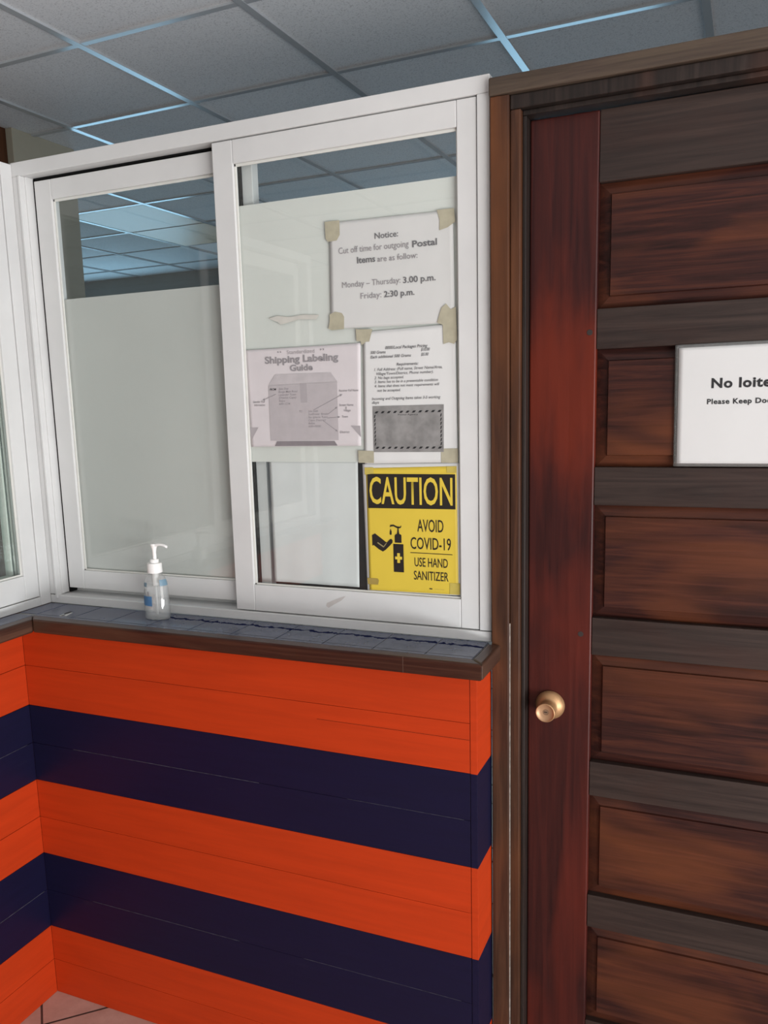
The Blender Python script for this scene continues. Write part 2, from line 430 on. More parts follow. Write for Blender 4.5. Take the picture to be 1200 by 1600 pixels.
# light grid: runners along y, cross pieces along x
bm = bmesh.new(); hw = .012
def bar(p, q, mi, z0, z1, w):
    a = Vector((*p, 0)); b = Vector((*q, 0)); d = (b - a).normalized(); n = Vector((-d.y, d.x, 0)) * w
    lo = [a + n, b + n, b - n, a - n]
    vs = [bm.verts.new((v.x, v.y, z)) for z in (z0, z1) for v in lo]
    for f in ((0, 1, 2, 3), (4, 7, 6, 5), (0, 4, 5, 1), (1, 5, 6, 2), (2, 6, 7, 3), (3, 7, 4, 0)):
        fc = bm.faces.new([vs[k] for k in f]); fc.material_index = mi
I0, I1, J0, J1 = -7, 7, -9, 7
for i in range(I0, I1 + 1):
    bar(grid(i, J0), grid(i, J1), 0, H, H + .012, hw)
for j in range(J0, J1 + 1):
    for i in range(I0, I1):
        bar(grid(i + .021, j), grid(i + .979, j), 0, H + .001, H + .011, hw * .9)
bmesh.ops.recalc_face_normals(bm, faces=bm.faces[:])
me = bpy.data.meshes.new('trim_1'); bm.to_mesh(me); bm.free()
o = link('trim_1', me, mats=(M['bar'],)); tag(o, 'painted metal bars dividing the ceiling tiles', 'ceiling grid', kind='structure')

# striped partition below the ledge
ST = [0, .2045, .4247, .6386, .8504, 1.070]
bl = []
for k in range(5):
    mi = 0 if k % 2 == 0 else 1; zm = (ST[k] + ST[k + 1]) / 2
    for z0, z1 in ((ST[k], zm), (zm, ST[k + 1])):
        bl.append((.0, 1.2145, 0, .03, z0 + .0004, z1 - .0004, mi))
    bl.append((1.216, 1.2305, -.0008, .112, ST[k], ST[k + 1], mi))
bl += [(.16, .62, -.0002, .01, .3138, .3148, 4), (.80, 1.19, -.0002, .01, .3140, .3147, 4), (.14, .70, -.0002, .01, .7438, .7448, 4), (.93, 1.2, -.0002, .01, .7440, .7447, 4)]
bl.append((.86, 1.2140, -.0002, .01, .9235, .9245, 3)); bl.append((-.1, 1.2, .012, .2, 0, 1.068, 2)); bl.append((.0, 1.2155, .004, .03, 0, 1.068, 3))
o = boxes('wall_front', bl, mats=(M['orange'], M['navy'], M['core'], M['gap'], M['wear']), bevel=.0016)
tag(o, 'orange and navy striped board wall under the service window', 'wall', kind='structure')
bl = []
for k in range(5):
    mi = 0 if k % 2 == 0 else 1; zm = (ST[k] + ST[k + 1]) / 2
    for z0, z1 in ((ST[k], zm), (zm, ST[k + 1])):
        bl.append((-.03, 0, -1.5, -.0005, z0 + .0006, z1 - .0006, mi))
bl += [(-.01, .0002, -.20, -.012, .3137, .3150, 4), (-.01, .0002, -.16, -.02, .7439, .7449, 4)]
bl.append((-.1, -.004, -1.5, .011, 0, 1.068, 3))
o = boxes('wall_left', bl, mats=(M['orange'], M['navy'], M['core'], M['gap'], M['wear']), bevel=.0018)
tag(o, 'orange and navy striped board wall on the left of the corner', 'wall', kind='structure')

# ---------------------------------------------------------------- service ledge
led = empty('service_ledge', (.6, 0, 1.069), 'blue tiled service ledge with a dark varnished wood edge below the windows', 'ledge')
bm = bmesh.new()
bx(bm, .0, 1.2255, -.014, .1125, 1.0702, 1.1022, 1)
bx(bm, -.0, .062, -1.5, -.0145, 1.0702, 1.1022, 1)
xs = [.0, .058, .177, .2955, .414, .533, .650, .768, .886, 1.005, 1.123, 1.2255]
g = .0011
for a, b in zip(xs, xs[1:]):
    bx(bm, a + g, b - g, .001, .1122, 1.0975, 1.1035, 0)
    bx(bm, max(a, .06) + g, b - g, -.0135, -.0008, 1.0975, 1.1035, 0) if b > .07 else None
yy = -.016
while yy > -1.45:
    bx(bm, .001, .058, yy - .1175, yy, 1.0975, 1.1035, 0); yy -= .1185
bmesh.ops.recalc_face_normals(bm, faces=bm.faces[:])
me = bpy.data.meshes.new('tile_top'); bm.to_mesh(me); bm.free()
link('tile_top', me, led, mats=(M['ledge_tile'], M['ledge_grout']), bevel=.0007)
tl = led.children[0]
# dark joint in front of the full tiles
boxes('dark_joint', [(.07, 1.224, -.0008, .001, 1.1, 1.1033)], led, (M['ledge_grout_dark'],))
def wedge(name, pts, z0, z1, mat, bev=.005):
    bm = bmesh.new(); lo = [bm.verts.new((x, y, z0)) for x, y in pts]; hi = [bm.verts.new((x, y, z1)) for x, y in pts]
    n = len(pts); bm.faces.new(lo); bm.faces.new(hi)
    for i in range(n): bm.faces.new([lo[i], lo[(i + 1) % n], hi[(i + 1) % n], hi[i]])
    bmesh.ops.recalc_face_normals(bm, faces=bm.faces[:])
    me = bpy.data.meshes.new(name); bm.to_mesh(me); bm.free()
    return link(name, me, led, mats=(mat,), bevel=bev, segs=3)
wedge('wood_edge', [(.0922, -.05), (1.2547, -.046), (1.2262, -.0138), (.0585, -.0138)], 1.0695, 1.1045, M['ledge_wood'], .004)
boxes('joint_line', [(1.0876, 1.0886, -.0470, -.014, 1.071, 1.10465)], led, (plain('worn_joint', (.10, .06, .045), .5, .3),))
wedge('wood_edge', [(1.2548, -.0455), (1.2548, .0985), (1.2262, .0985), (1.2262, -.0136)], 1.0695, 1.1045, M['ledge_wood_y'])
wedge('wood_edge', [(.058, -.0139), (.0920, -.0502), (.0920, -1.5), (.058, -1.5)], 1.0695, 1.1045, M['ledge_wood_y'])

# ---------------------------------------------------------------- window_1 : sliding service window
w1 = empty('window_1', (.612, .16, 1.104), 'white aluminium sliding service window over the blue tiled ledge', 'window', kind='structure')
fr = boxes('window_frame', [
    (-.005, 1.2305, .113, .205, 2.2025, 2.236), (-.005, .022, .1132, .205, 1.128, 2.2025), (.0195, .0265, .1085, .14, 1.128, 2.2025),
    (.022, .031, .125, .205, 1.128, 2.2025), (1.2045, 1.2305, .1132, .205, 1.128, 2.2025),
    (-.005, 1.2305, .113, .205, 1.104, 1.126), (.0195, .0265, .1085, .14, 1.118, 1.13),
    (.03, 1.2045, .176, .205, 1.126, 1.14), (.03, 1.2045, .176, .205, 2.19, 2.2025)], w1, (M['alu'],), .0015)
boxes('gap_shade_strip', [(.031, .0365, .150, .2, 1.128, 2.2), (.033, .62, .150, .172, 2.197, 2.2022), (.6435, .6505, .1365, .1435, 1.193, 2.151)], w1, (M['seal_shade'],))  # black strips put in as the shade of the sash gaps; last is a seal
def sash(x0, x1, z0, z1, y0, y1, l, r, t, b, film, gl):
    s = boxes('sash', [(x0, x0 + l, y0, y1, z0, z1), (x1 - r, x1, y0, y1, z0, z1),
                       (x0 + l + .0004, x1 - r - .0004, y0 + .0003, y1, z1 - t, z1), (x0 + l + .0004, x1 - r - .0004, y0 + .0003, y1, z0, z0 + b)], w1, (M['alu'],), .0016)
    ym = y0 + .010
    # glazing bead
    i0, i1, k0, k1 = x0 + l, x1 - r, z0 + b, z1 - t
    boxes('glazing_bead', [(i0, i0 + .005, ym - .004, ym, k0, k1), (i1 - .003, i1, ym - .004, ym, k0, k1),
                           (i0, i1, ym - .004, ym, k1 - .006, k1), (i0, i1, ym - .004, ym, k0, k0 + .004)], s, (M['alu_dirty'],), .0008)
    boxes('glass_pane', [(i0 - .003, i1 + .003, ym, ym + .004, k0 - .003, k1 + .003)], s, (gl,))
    return s, (i0, i1, k0, k1, ym)
sr_, R = sash(.591, 1.2025, 1.1285, 2.2005, .117, .141, .0525, .0405, .0500, .0640, None, M['glass'])
sl_, L = sash(.0385, .676, 1.1415, 2.1935, .145, .172, .0525, .062, .0480, .0500, None, M['glass'])
f1 = boxes('frosted_film', [(R[0] + .0005, R[1], R[4] + .0042, R[4] + .0047, 1.4875, 2.0625)], sr_, (M['film'],))
f2 = boxes('frosted_film', [(L[0] + .0005, L[1], L[4] + .0042, L[4] + .0047, L[2], 1.9015)], sl_, (M['film_grey'],))
# scuff on the front sash and residue of old tape on its film
polys('scuff_mark', [[(.836, 1.154), (.842, 1.150), (.858, 1.160), (.876, 1.170), (.887, 1.181), (.872, 1.176), (.853, 1.168), (.838, 1.161)]], .1169, sr_, (M['scuff'],), .0002)
polys('tape_residue', [[(.712, 1.812), (.735, 1.803), (.742, 1.797), (.760, 1.80), (.79, 1.806), (.832, 1.803), (.84, 1.812), (.80, 1.815), (.765, 1.812), (.735, 1.817)]], R[4] - .0001, sr_, (plain('old_glue', (.53, .52, .475), .7, .2, 0, .08, 40),), .0002)

# ---------------------------------------------------------------- window_2 : side window over the left ledge
w2 = empty('window_2', (-.045, -.7, 1.104), 'white aluminium side window cut off by the left edge of the photo', 'window', kind='structure')
boxes('window_frame', [(-.09, 0, .077, .1125, 1.104, 2.232), (-.09, 0, -1.5, .0765, 2.2, 2.232), (-.09, 0, -1.5, .0765, 1.104, 1.127), (-.09, 0, -1.5, -1.46, 1.1275, 2.1995)], w2, (M['alu'],), .0015)
s2h = boxes('sash', [(-.026, -.003, .029, .0755, 1.129, 2.197), (-.026, -.003, -.66, -.612, 1.129, 2.197), (-.026, -.0033, -.6115, .0285, 1.129, 1.194), (-.026, -.0033, -.6115, .0285, 2.145, 2.197)], w2, (M['alu'],), .0016)
boxes('glass_pane', [(-.017, -.013, -.614, .031, 1.191, 2.148)], s2h, (M['glass_left'],))
boxes('glazing_bead', [(-.013, -.009, .0235, .029, 1.194, 2.145), (-.013, -.009, -.61, .024, 1.194, 1.199)], s2h, (M['alu_dirty'],), .0008)
s3h = boxes('sash', [(-.062, -.038, .022, .064, 1.129, 2.197), (-.062, -.038, -1.455, -1.41, 1.129, 2.197), (-.062, -.038, -1.41, .022, 1.129, 1.194), (-.062, -.038, -1.41, .022, 2.145, 2.197)], w2, (M['alu_dirty'],), .003)
boxes('glass_pane', [(-.052, -.048, -1.413, .026, 1.191, 2.148)], s3h, (M['glass_left'],))
boxes('gap_shade_strip', [(-.037, -.027, .068, .0765, 1.13, 2.19), (-.06, -.052, .0645, .0765, 1.13, 2.19), (-.0385, -.036, .026, .030, 1.195, 2.14), (-.0385, -.036, .046, .048, 1.195, 2.14)], w2, (plain('grey_groove_shade', (.10, .12, .11), .8, .1),))  # grey strips coloured as the shade in the jamb grooves

# ---------------------------------------------------------------- door frame and door
df = empty('trim_2', (1.25, .12, 0), 'dark brown wooden frame around the panelled door', 'door frame', kind='structure')
XR = 2.165
boxes('casing', [(1.2345, 1.2715, .0995, .2, 0, 2.1885)], df, (M['casing'],), .002)
boxes('casing', [(XR + .03, XR + .067, .0995, .2, 0, 2.1885)], df, (M['casing'],), .002)
boxes('head_casing', [(1.2325, XR + .07, .0965, .2, 2.189, 2.2225)], df, (M['casing_head'],), .003)
boxes('jamb', [(1.2722, 1.2925, .108, .2, 0, 2.162)], df, (M['casing'],), .002)
boxes('jamb', [(XR + .009, XR + .0295, .108, .2, 0, 2.162)], df, (M['casing'],), .002)
boxes('head_jamb', [(1.2722, XR + .0295, .1065, .2, 2.1625, 2.1885)], df, (M['jamb'],), .002)
boxes('door_stop', [(1.293, 1.3005, .122, .2, 0, 2.152)], df, (M['jamb'],), .0015)
boxes('door_stop', [(XR + .001, XR + .0085, .122, .2, 0, 2.152)], df, (M['jamb'],), .0015)
boxes('head_stop', [(1.293, XR + .0085, .122, .2, 2.1525, 2.162)], df, (M['jamb'],), .0015)
# worn pale edge line of old paint between casing and jamb
boxes('paint_line', [(1.2712, 1.2726, .1062, .109, .0, 1.15)], df, (plain('old_white_paint', (.42, .38, .34), .6, .3, 0, .4, 90),))

d1 = empty('door_1', (1.73, .17, 0), 'dark red brown wooden door with stacked raised panels', 'door', kind='structure')
DY0, DY1 = .150, .192
XA, XB = 1.4335, 2.028
PZ = [(.229, .461), (.538, .771), (.848, 1.085), (1.165, 1.400), (1.477, 1.709), (1.786, 2.020)]
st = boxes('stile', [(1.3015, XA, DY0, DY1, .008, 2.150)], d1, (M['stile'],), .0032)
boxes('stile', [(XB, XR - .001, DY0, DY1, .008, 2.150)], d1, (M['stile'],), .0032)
zz = [.008] + [z for p in PZ for z in p] + [2.150]
for k in range(0, len(zz), 2):
    boxes('rail', [(XA + .0003, XB - .0003, DY0 + .0006, DY1, zz[k], zz[k + 1])], d1, (M['rail'],), .0016)
for z0, z1 in PZ:
    bm = bmesh.new(); bw = .0225
    yo, yi, yf = DY0 + .017, DY0 + .0095, DY0 + .0035
    def ring(m, y): return [bm.verts.new(p) for p in ((XA + m, y, z0 + m), (XB - m, y, z0 + m), (XB - m, y, z1 - m), (XA + m, y, z1 - m))]
    rs = [ring(0, DY1 - .004), ring(0, yo), ring(bw * .5, yo - .004), ring(bw, yi), ring(bw + .0012, yf)]
    for a, b in zip(rs, rs[1:]):
        for i in range(4): bm.faces.new([a[i], a[(i + 1) % 4], b[(i + 1) % 4], b[i]])
    bm.faces.new(rs[0]); bm.faces.new(rs[-1]); bmesh.ops.recalc_face_normals(bm, faces=bm.faces[:])
    me = bpy.data.meshes.new('panel'); bm.to_mesh(me); bm.free()
    link('panel', me, d1, mats=(M['bevel_panel'],), bevel=.0008)
for x, z in ((1.4205, 1.742), (1.4115, 1.128)):
    lathe('dowel_plug', [(.0001, 0), (.0055, 0), (.006, .001)], (x, DY0 - .0006, z), st, (plain('grey_filler', (.030, .022, .020), .6, .3),), 'y', 16)
# knob
KX, KZ = 1.350, .966
kb = lathe('door_knob', [(.008, .0), (.0215, -.000), (.0295, -.0005), (.0312, -.002), (.0312, -.0045), (.0285, -.010), (.0235, -.0145), (.0195, -.0165), (.0165, -.019), (.0150, -.024),
                         (.0156, -.030), (.0172, -.037), (.0190, -.044), (.0203, -.050), (.0206, -.0535), (.0200, -.0550), (.0190, -.0556)], (KX, DY0, KZ), d1, (M['brass'],), 'y', 56, closed=False)
kf = lathe('knob_face', [(.0190, -.0556), (.0182, -.0542), (.0150, -.0518), (.0110, -.0505), (.0066, -.0500), (.0062, -.0490), (.0001, -.0490)], (KX, DY0, KZ), kb, (M['brass_face'],), 'y', 56, closed=False)
lathe('key_cylinder', [(.0001, -.0496), (.0056, -.0496), (.006, -.049)], (KX, DY0, KZ), kb, (plain('worn_bronze', (.30, .19, .12), .4, .5, .5),), 'y', 32)
boxes('keyhole', [(KX - .0032, KX + .0032, DY0 - .0500, DY0 - .0494, KZ - .0008, KZ + .0008)], kb, (M['dark'],))

# partition beyond the door, out of frame
o = boxes('wall_right', [(2.236, 4.1, .1, .2, 0, 2.23)], mats=(M['wall'],)); tag(o, 'beige partition to the right of the wooden door', 'wall', kind='structure')

o = boxes('wall_entrance', [(-4.6, 4.2, -4.9, -4.8, 0, H + .007)], mats=(M['wall_pale'],)); tag(o, 'pale lobby wall behind the camera', 'wall', kind='structure')

# ---------------------------------------------------------------- office behind the window
o = boxes('wall_back', [(-4.6, -4.05, 4.5, 4.6, 0, H + .007), (-2.45, -.0, 4.5, 4.6, 0, H + .007), (1.15, 4.2, 4.5, 4.6, 0, H + .007),
                        (-4.05, -2.45, 4.5, 4.6, 0, .8), (-4.05, -2.45, 4.5, 4.6, 2.4, H + .007), (0, 1.15, 4.5, 4.6, 0, .8), (0, 1.15, 4.5, 4.6, 2.4, H + .007)], mats=(M['wall_grey'],))
tag(o, 'grey far wall of the office seen through the top of the glass', 'wall', kind='structure')
M['daywin'] = emit('blue_daylight_window', (.40, .74, 1.0), 3.4)
for k, (a, b) in enumerate(((-4.05, -2.45), (0, 1.15))):
    w = empty('window_%d' % (3 + k), ((a + b) / 2, 4.52, .8), ('wide' if k == 0 else 'narrow') + ' daylit office window on the far wall', 'window', kind='structure')
    boxes('window_frame', [(a, a + .04, 4.5, 4.56, .8, 2.4), (b - .04, b, 4.5, 4.56, .8, 2.4), (a + .04, b - .04, 4.5, 4.56, .8, .84), (a + .04, b - .04, 4.5, 4.56, 2.36, 2.4)], w, (M['alu'],), .002)
    boxes('glass_pane', [(a + .04, b - .04, 4.53, 4.54, .84, 2.36)], w, (M['daywin'],))
o = boxes('wall_office', [(-4.6, -4.5, -5.2, 5.0, 0, H + .007)], mats=(M['wall_grey'],)); tag(o, 'grey side wall of the office', 'wall', kind='structure')
o = boxes('wall_pillar', [(-1.5, -.945, 1.085, 1.43, 0, H + .007)], mats=(M['wall'],), bevel=.002); tag(o, 'beige wall end behind the left end of the window', 'wall', kind='structure')
o = boxes('trim_3', [(-1.5, -.975, .93, 1.084, 0, H + .007)], mats=(M['casing'],), bevel=.002); tag(o, 'brown wooden post beside the beige wall end', 'trim', kind='structure')

# ceiling light panel, switched off
cl = empty('ceiling_light', (-1.617, 2.93, H), 'unlit milky ceiling light panel seen through the left pane', 'ceiling light')
p = [grid(-3 + .03, 3.03), grid(-2 - .03, 3.03), grid(-2 - .03, 5 - .03), grid(-3 + .03, 5 - .03)]
bm = bmesh.new()
lo = [bm.verts.new((x, y, H + .001)) for x, y in p]; hi = [bm.verts.new((x, y, H + .0065)) for x, y in p]
bm.faces.new(lo); bm.faces.new(hi)
for i in range(4): bm.faces.new([lo[i], lo[(i + 1) % 4], hi[(i + 1) % 4], hi[i]])
bmesh.ops.recalc_face_normals(bm, faces=bm.faces[:])
me = bpy.data.meshes.new('diffuser'); bm.to_mesh(me); bm.free()
link('diffuser', me, cl, mats=(M['diffuser'],))

# ================================================================== THINGS ON THE GLASS
GYF = R[4] - .0002          # room side face of the front pane
def tape(parent, pts, y, mat=None): return polys('tape', [pts], y, parent, (mat or M['tape'],), .0002)

# --- notice about cut off times
nt_ = empty('notice', (1.01, GYF, 1.89), 'white cut off time notice taped at four corners high on the pane', 'notice')
sheet('paper', [(.872, 2.002), (1.150, 1.998), (1.152, 1.776), (.868, 1.780)], GYF, M['paper_grey'], nt_, amp=.0005, waves=2, seed=3)
Y1 = GYF - .0014; IK = M['ink_soft']
text('heading', 'Notice:', .978, 1.031, 1.9585, .0115, Y1, nt_, IK, .012)
text('text_line', 'Cut off time for outgoing', .893, 1.054, 1.9355, .0125, Y1, nt_, M['ink_grey'], .0)
text('text_line', 'Postal', 1.062, 1.116, 1.9335, .0125, Y1, nt_, IK, .02)
text('text_line', 'Items', .936, .978, 1.9125, .0125, Y1, nt_, IK, .02)
text('text_line', 'are as follow:', .983, 1.073, 1.9115, .0115, Y1, nt_, M['ink_grey'], .004)
text('text_line', 'Monday \u2013 Thursday:', .899, 1.034, 1.8645, .012, Y1, nt_, M['ink_grey'], .0)
text('text_line', '3.00 p.m.', 1.040, 1.112, 1.8635, .012, Y1, nt_, IK, .018)
text('text_line', 'Friday:', .942, .990, 1.8385, .012, Y1, nt_, M['ink_grey'], .0)
text('text_line', '2:30 p.m.', .996, 1.065, 1.8380, .012, Y1, nt_, IK, .018)
YT = GYF - .0011
tape(nt_, [(.862, 2.005), (.897, 2.0045), (.897, 1.975), (.889, 1.964), (.868, 1.963), (.863, 1.97)], YT)
tape(nt_, [(1.116, 2.001), (1.153, 2.0005), (1.155, 1.974), (1.139, 1.965), (1.121, 1.961), (1.122, 1.98)], YT)
tape(nt_, [(.866, 1.811), (.880, 1.816), (.896, 1.812), (.901, 1.804), (.900, 1.778), (.870, 1.777), (.862, 1.781), (.866, 1.796)], YT)
tape(nt_, [(1.134, 1.815), (1.144, 1.803), (1.155, 1.808), (1.157, 1.741), (1.150, 1.733), (1.139, 1.737), (1.127, 1.734), (1.126, 1.773), (1.114, 1.778), (1.119, 1.795), (1.124, 1.808)], YT - .0006)

# --- packages pricing page
pr = empty('notice', (1.05, GYF, 1.62), 'typed package pricing page with printed dark envelope picture at its foot', 'notice')
YP = GYF - .0002
sheet('paper', [(.945, 1.769), (1.153, 1.774), (1.155, 1.488), (.940, 1.484)], YP, M['paper'], pr, amp=.0005, waves=3, seed=5)
Y2 = YP - .0013; I2 = M['ink_soft']
def ptxt(s, a, b, z, h=.0062, bo=.012): return text('text_line', s, a, b, z, h, Y2, pr, I2, bo, .28)
ptxt('0000/Local Packages Pricing', .996, 1.092, 1.7300)
ptxt('500 Grams', .961, .997, 1.7215, .0058); ptxt('$10.00', 1.077, 1.097, 1.7225, .0058)
ptxt('Each additional 500 Grams', .961, 1.055, 1.7120, .0058); ptxt('$5.00', 1.077, 1.094, 1.7125, .0058)
ptxt('Requirements:', 1.021, 1.071, 1.6945, .0058)
ptxt('1. Full Address: (Full name, Street Name/Area,', .969, 1.124, 1.6850, .0058, .006)
ptxt('Village/Town/District, Phone number).', .974, 1.104, 1.6760, .0056, .006)
ptxt('2. No bags accepted.', .969, 1.037, 1.6675, .0056, .006)
ptxt('3. Items has to be in a presentable condition', .969, 1.114, 1.6590, .0056, .006)
ptxt('4. Items that does not meet requirements will', .969, 1.117, 1.6500, .0056, .006)
ptxt('not be accepted.', .975, 1.029, 1.6405, .0056, .006)
ptxt('Incoming and Outgoing Items takes 3-5 working', .962, 1.119, 1.6230, .0058, .006)
ptxt('days', .962, .979, 1.6150, .0058, .006)
env = polys('envelope_picture', [[(.963, 1.610), (1.126, 1.610), (1.1245, 1.510), (.963, 1.510)]], Y2 + .0003, pr, (M['ink_box'],), .0002)
ds = []
for k in range(11):
    x = .972 + k * .01445
    for z in (1.5965, 1.5195): ds.append([(x - .005, z - .0022), (x + .001, z - .0022), (x + .005, z + .0022), (x - .001, z + .0022)])
for k in range(8):
    z = 1.588 - k * .0086
    for x in (.9675, 1.1195): ds.append([(x - .002, z - .0038), (x + .0005, z - .0028), (x + .002, z + .0036), (x - .0005, z + .0026)])
polys('airmail_border', ds, Y2, env, (M['ink'],), .0002)
text('text_line', 'Postal Agency', 1.022, 1.068, 1.589, .0032, Y2, env, M['ink'], 0)
tape(pr, [(.928, 1.7755), (.967, 1.774), (.959, 1.748), (.951, 1.748), (.941, 1.741), (.938, 1.750), (.929, 1.750)], Y2 + .0004)
tape(pr, [(.925, 1.5135), (.963, 1.5125), (.9625, 1.486), (.9255, 1.4865)], Y2 + .0004)
tape(pr, [(1.1185, 1.517), (1.156, 1.5175), (1.156, 1.487), (1.1185, 1.487)], Y2 + .0004)

# --- shipping guide
sg = empty('poster', (.79, GYF, 1.63), 'pinkish shipping labeling guide sheet with a grey printed box', 'poster')
YS = GYF - .0004
sheet('paper', [(.645, 1.745), (.938, 1.746), (.9325, 1.524), (.649, 1.523)], YS, M['paper_pink'], sg, amp=.0004, waves=1, seed=8)
Y3 = YS - .0012
text('text_line', '\u201c', .7315, .7420, 1.7275, .0115, Y3, sg, M['ink_grey'], .0)
text('text_line', '\u201d', .8395, .8500, 1.7275, .0115, Y3, sg, M['ink_grey'], .0)
text('text_line', 'Standardized', .756, .826, 1.7310, .0085, Y3, sg, M['ink_mid'], .0)
text('heading', 'Shipping Labeling', .698, .884, 1.7125, .0145, Y3, sg, M['ink_grey'], .030)
text('heading', 'Guide', .762, .820, 1.6935, .0130, Y3, sg, M['ink_grey'], .030)
bxp = polys('box_picture', [([(.704, 1.663), (.879, 1.6655), (.878, 1.537), (.7035, 1.537)], 0),
                            ([(.723, 1.6875), (.864, 1.6865), (.8795, 1.666), (.7045, 1.6635)], 1),
                            ([(.714, 1.524 + .0005), (.875, 1.5248), (.868, 1.535), (.720, 1.5353)], 2),
                            ([(.649, 1.568), (.672, 1.568), (.652, 1.539)], 3), ([(.909, 1.569), (.932, 1.568), (.933, 1.543)], 3)], Y3 + .0004, sg,
            (M['ink_pale'], plain('pale_toner_lid', (.47, .44, .45), .7, .2), plain('dark_toner', (.22, .20, .21), .7, .2), M['ink_mid']), .0002)
polys('box_tape_picture', [[(.786, 1.665), (.803, 1.665), (.803, 1.622), (.786, 1.622)]], Y3 + .0001, bxp, (M['ink_mid'],), .0001)
def arrow(p, q):
    t = Vector(q); p = Vector(p); d = (t - p).normalized(); n = Vector((-d.y, d.x)); h = t - d * .006
    return [tuple(v) for v in (p + n * .0006, h + n * .0006, h + n * .0026, t, h - n * .0026, h - n * .0006, p - n * .0006)]
for a, b in (((.723, 1.643), (.687, 1.630)), ((.818, 1.605), (.891, 1.638)), ((.854, 1.595), (.878, 1.611)), ((.852, 1.5865), (.884, 1.5885)), ((.841, 1.581), (.877, 1.556))):
    polys('arrow', [arrow(a, b)], Y3, sg, (M['ink_grey'],), .0001)
def gt(s, a, b, z, h=.0048, m='ink_grey', bo=.008): return text('text_line', s, a, b, z, h, Y3, sg, M[m], bo, .2)
gt('FROM', .707, .724, 1.6515, .0048, 'ink', .02)
for k, (s, w) in enumerate((('Jane Doe', .026), ('Borge Main Road', .049), ('Lavender Town', .045), ('(District Cape)', .045), ('Belize', .016), ('600-1234', .029))):
    gt(s, .730, .730 + w, 1.6525 - k * .0068, .0045)
gt('TO', .781, .789, 1.6005, .0045)
for k, (s, w) in enumerate((('John Smith', .025), ('Sunflower Street', .050), ('San Ignacio Town', .049), ('Cayo District', .044), ('Belize', .016), ('600-0000', .031))):
    gt(s, .804, .804 + w, 1.6005 - k * .0068, .0045)
gt('Sender Full', .661, .693, 1.6245); gt('Information', .664, .693, 1.6170)
gt('Receiver Full Name', .883, .930, 1.6435); gt('Street Name', .882, .917, 1.6120); gt('&', .897, .901, 1.6060); gt('Village', .893, .910, 1.6000)
gt('Town', .888, .903, 1.5865); gt('District', .882, .906, 1.5525)

# --- caution poster
ca = empty('poster', (1.047, GYF, 1.34), 'yellow and black caution hand sanitizer poster at the lower right of the pane', 'poster')
YC = GYF - .0001
sheet('paper', [(.934, 1.4835), (1.158, 1.4870), (1.1595, 1.1985), (.938, 1.1945)], YC, M['paper'], ca, amp=.0004, waves=2, seed=11)
yl = sheet('yellow_field', [(.9425, 1.4745), (1.1525, 1.4800), (1.1545, 1.2000), (.9435, 1.1975)], YC - .0012, M['yellow'], ca, thick=.0002, amp=.0003, waves=2, seed=12)
Y4 = YC - .0019
polys('black_band', [[(.9460, 1.4620), (1.1495, 1.4625), (1.1495, 1.3875), (.9460, 1.3855)]], Y4, ca, (M['caution_black'],), .0002)
text('heading', 'CAUTION', .9505, 1.1435, 1.3965, .0575, Y4 - .0008, ca, M['yellow'], .012)
K = M['caution_black']
text('text_line', 'AVOID', 1.062, 1.122, 1.3365, .0265, Y4, ca, K, .006)
text('text_line', 'COVID-19', 1.0455, 1.1385, 1.2975, .0255, Y4, ca, K, .006)
polys('rule', [[(1.0445, 1.2895), (1.1415, 1.2890), (1.1415, 1.2875), (1.0445, 1.2880)]], Y4, ca, (K,), .0002)
text('text_line', 'USE HAND', 1.054, 1.131, 1.2585, .0195, Y4, ca, K, .006)
text('text_line', 'SANITIZER', 1.052, 1.132, 1.2285, .0195, Y4, ca, K, .006)
polys('fine_print', [[(1.088, 1.2085), (1.0945, 1.2085), (1.0945, 1.2108), (1.088, 1.2108)]], Y4, ca, (K,), .0002)
polys('fine_print', [[(1.101, 1.2090), (1.122, 1.2090), (1.122, 1.2098), (1.101, 1.2098)]], Y4, ca, (M['tape_yellow'],), .0002)
polys('bottle_symbol', [([(1.0045, 1.3065), (1.0285, 1.3065), (1.0285, 1.2430), (1.0045, 1.2430)], 0),
    ([(1.0082, 1.3095), (1.0242, 1.3095), (1.0242, 1.3270), (1.0208, 1.3290), (1.0115, 1.3290), (1.0082, 1.3255)], 0),
    ([(1.0135, 1.3290), (1.0195, 1.3290), (1.0185, 1.3340), (1.0175, 1.3440), (1.0155, 1.3440), (1.0145, 1.3340)], 0),
    ([(.9968, 1.3440), (.9985, 1.3490), (1.006, 1.3500), (1.0135, 1.3465), (1.0215, 1.3455), (1.0245, 1.3490), (1.0240, 1.3445), (1.0205, 1.3420), (1.0130, 1.3425), (1.006, 1.3460), (1.0010, 1.3455)], 0),
    ([(.9990, 1.3405), (1.0012, 1.3335), (1.0008, 1.3275), (.9985, 1.3260), (.9965, 1.3280), (.9968, 1.3335)], 0)], Y4, ca, (K,), .0002)
cx, cz = 1.0165, 1.275; w, l = .0032, .0082
polys('cross_symbol', [[(cx - w, cz - l * 1.35), (cx + w, cz - l * 1.35), (cx + w, cz - w), (cx + l, cz - w), (cx + l, cz + w), (cx + w, cz + w), (cx + w, cz + l * 1.35), (cx - w, cz + l * 1.35), (cx - w, cz + w), (cx - l, cz + w), (cx - l, cz - w), (cx - w, cz - w)]], Y4 - .0003, ca, (M['yellow'],), .0002)
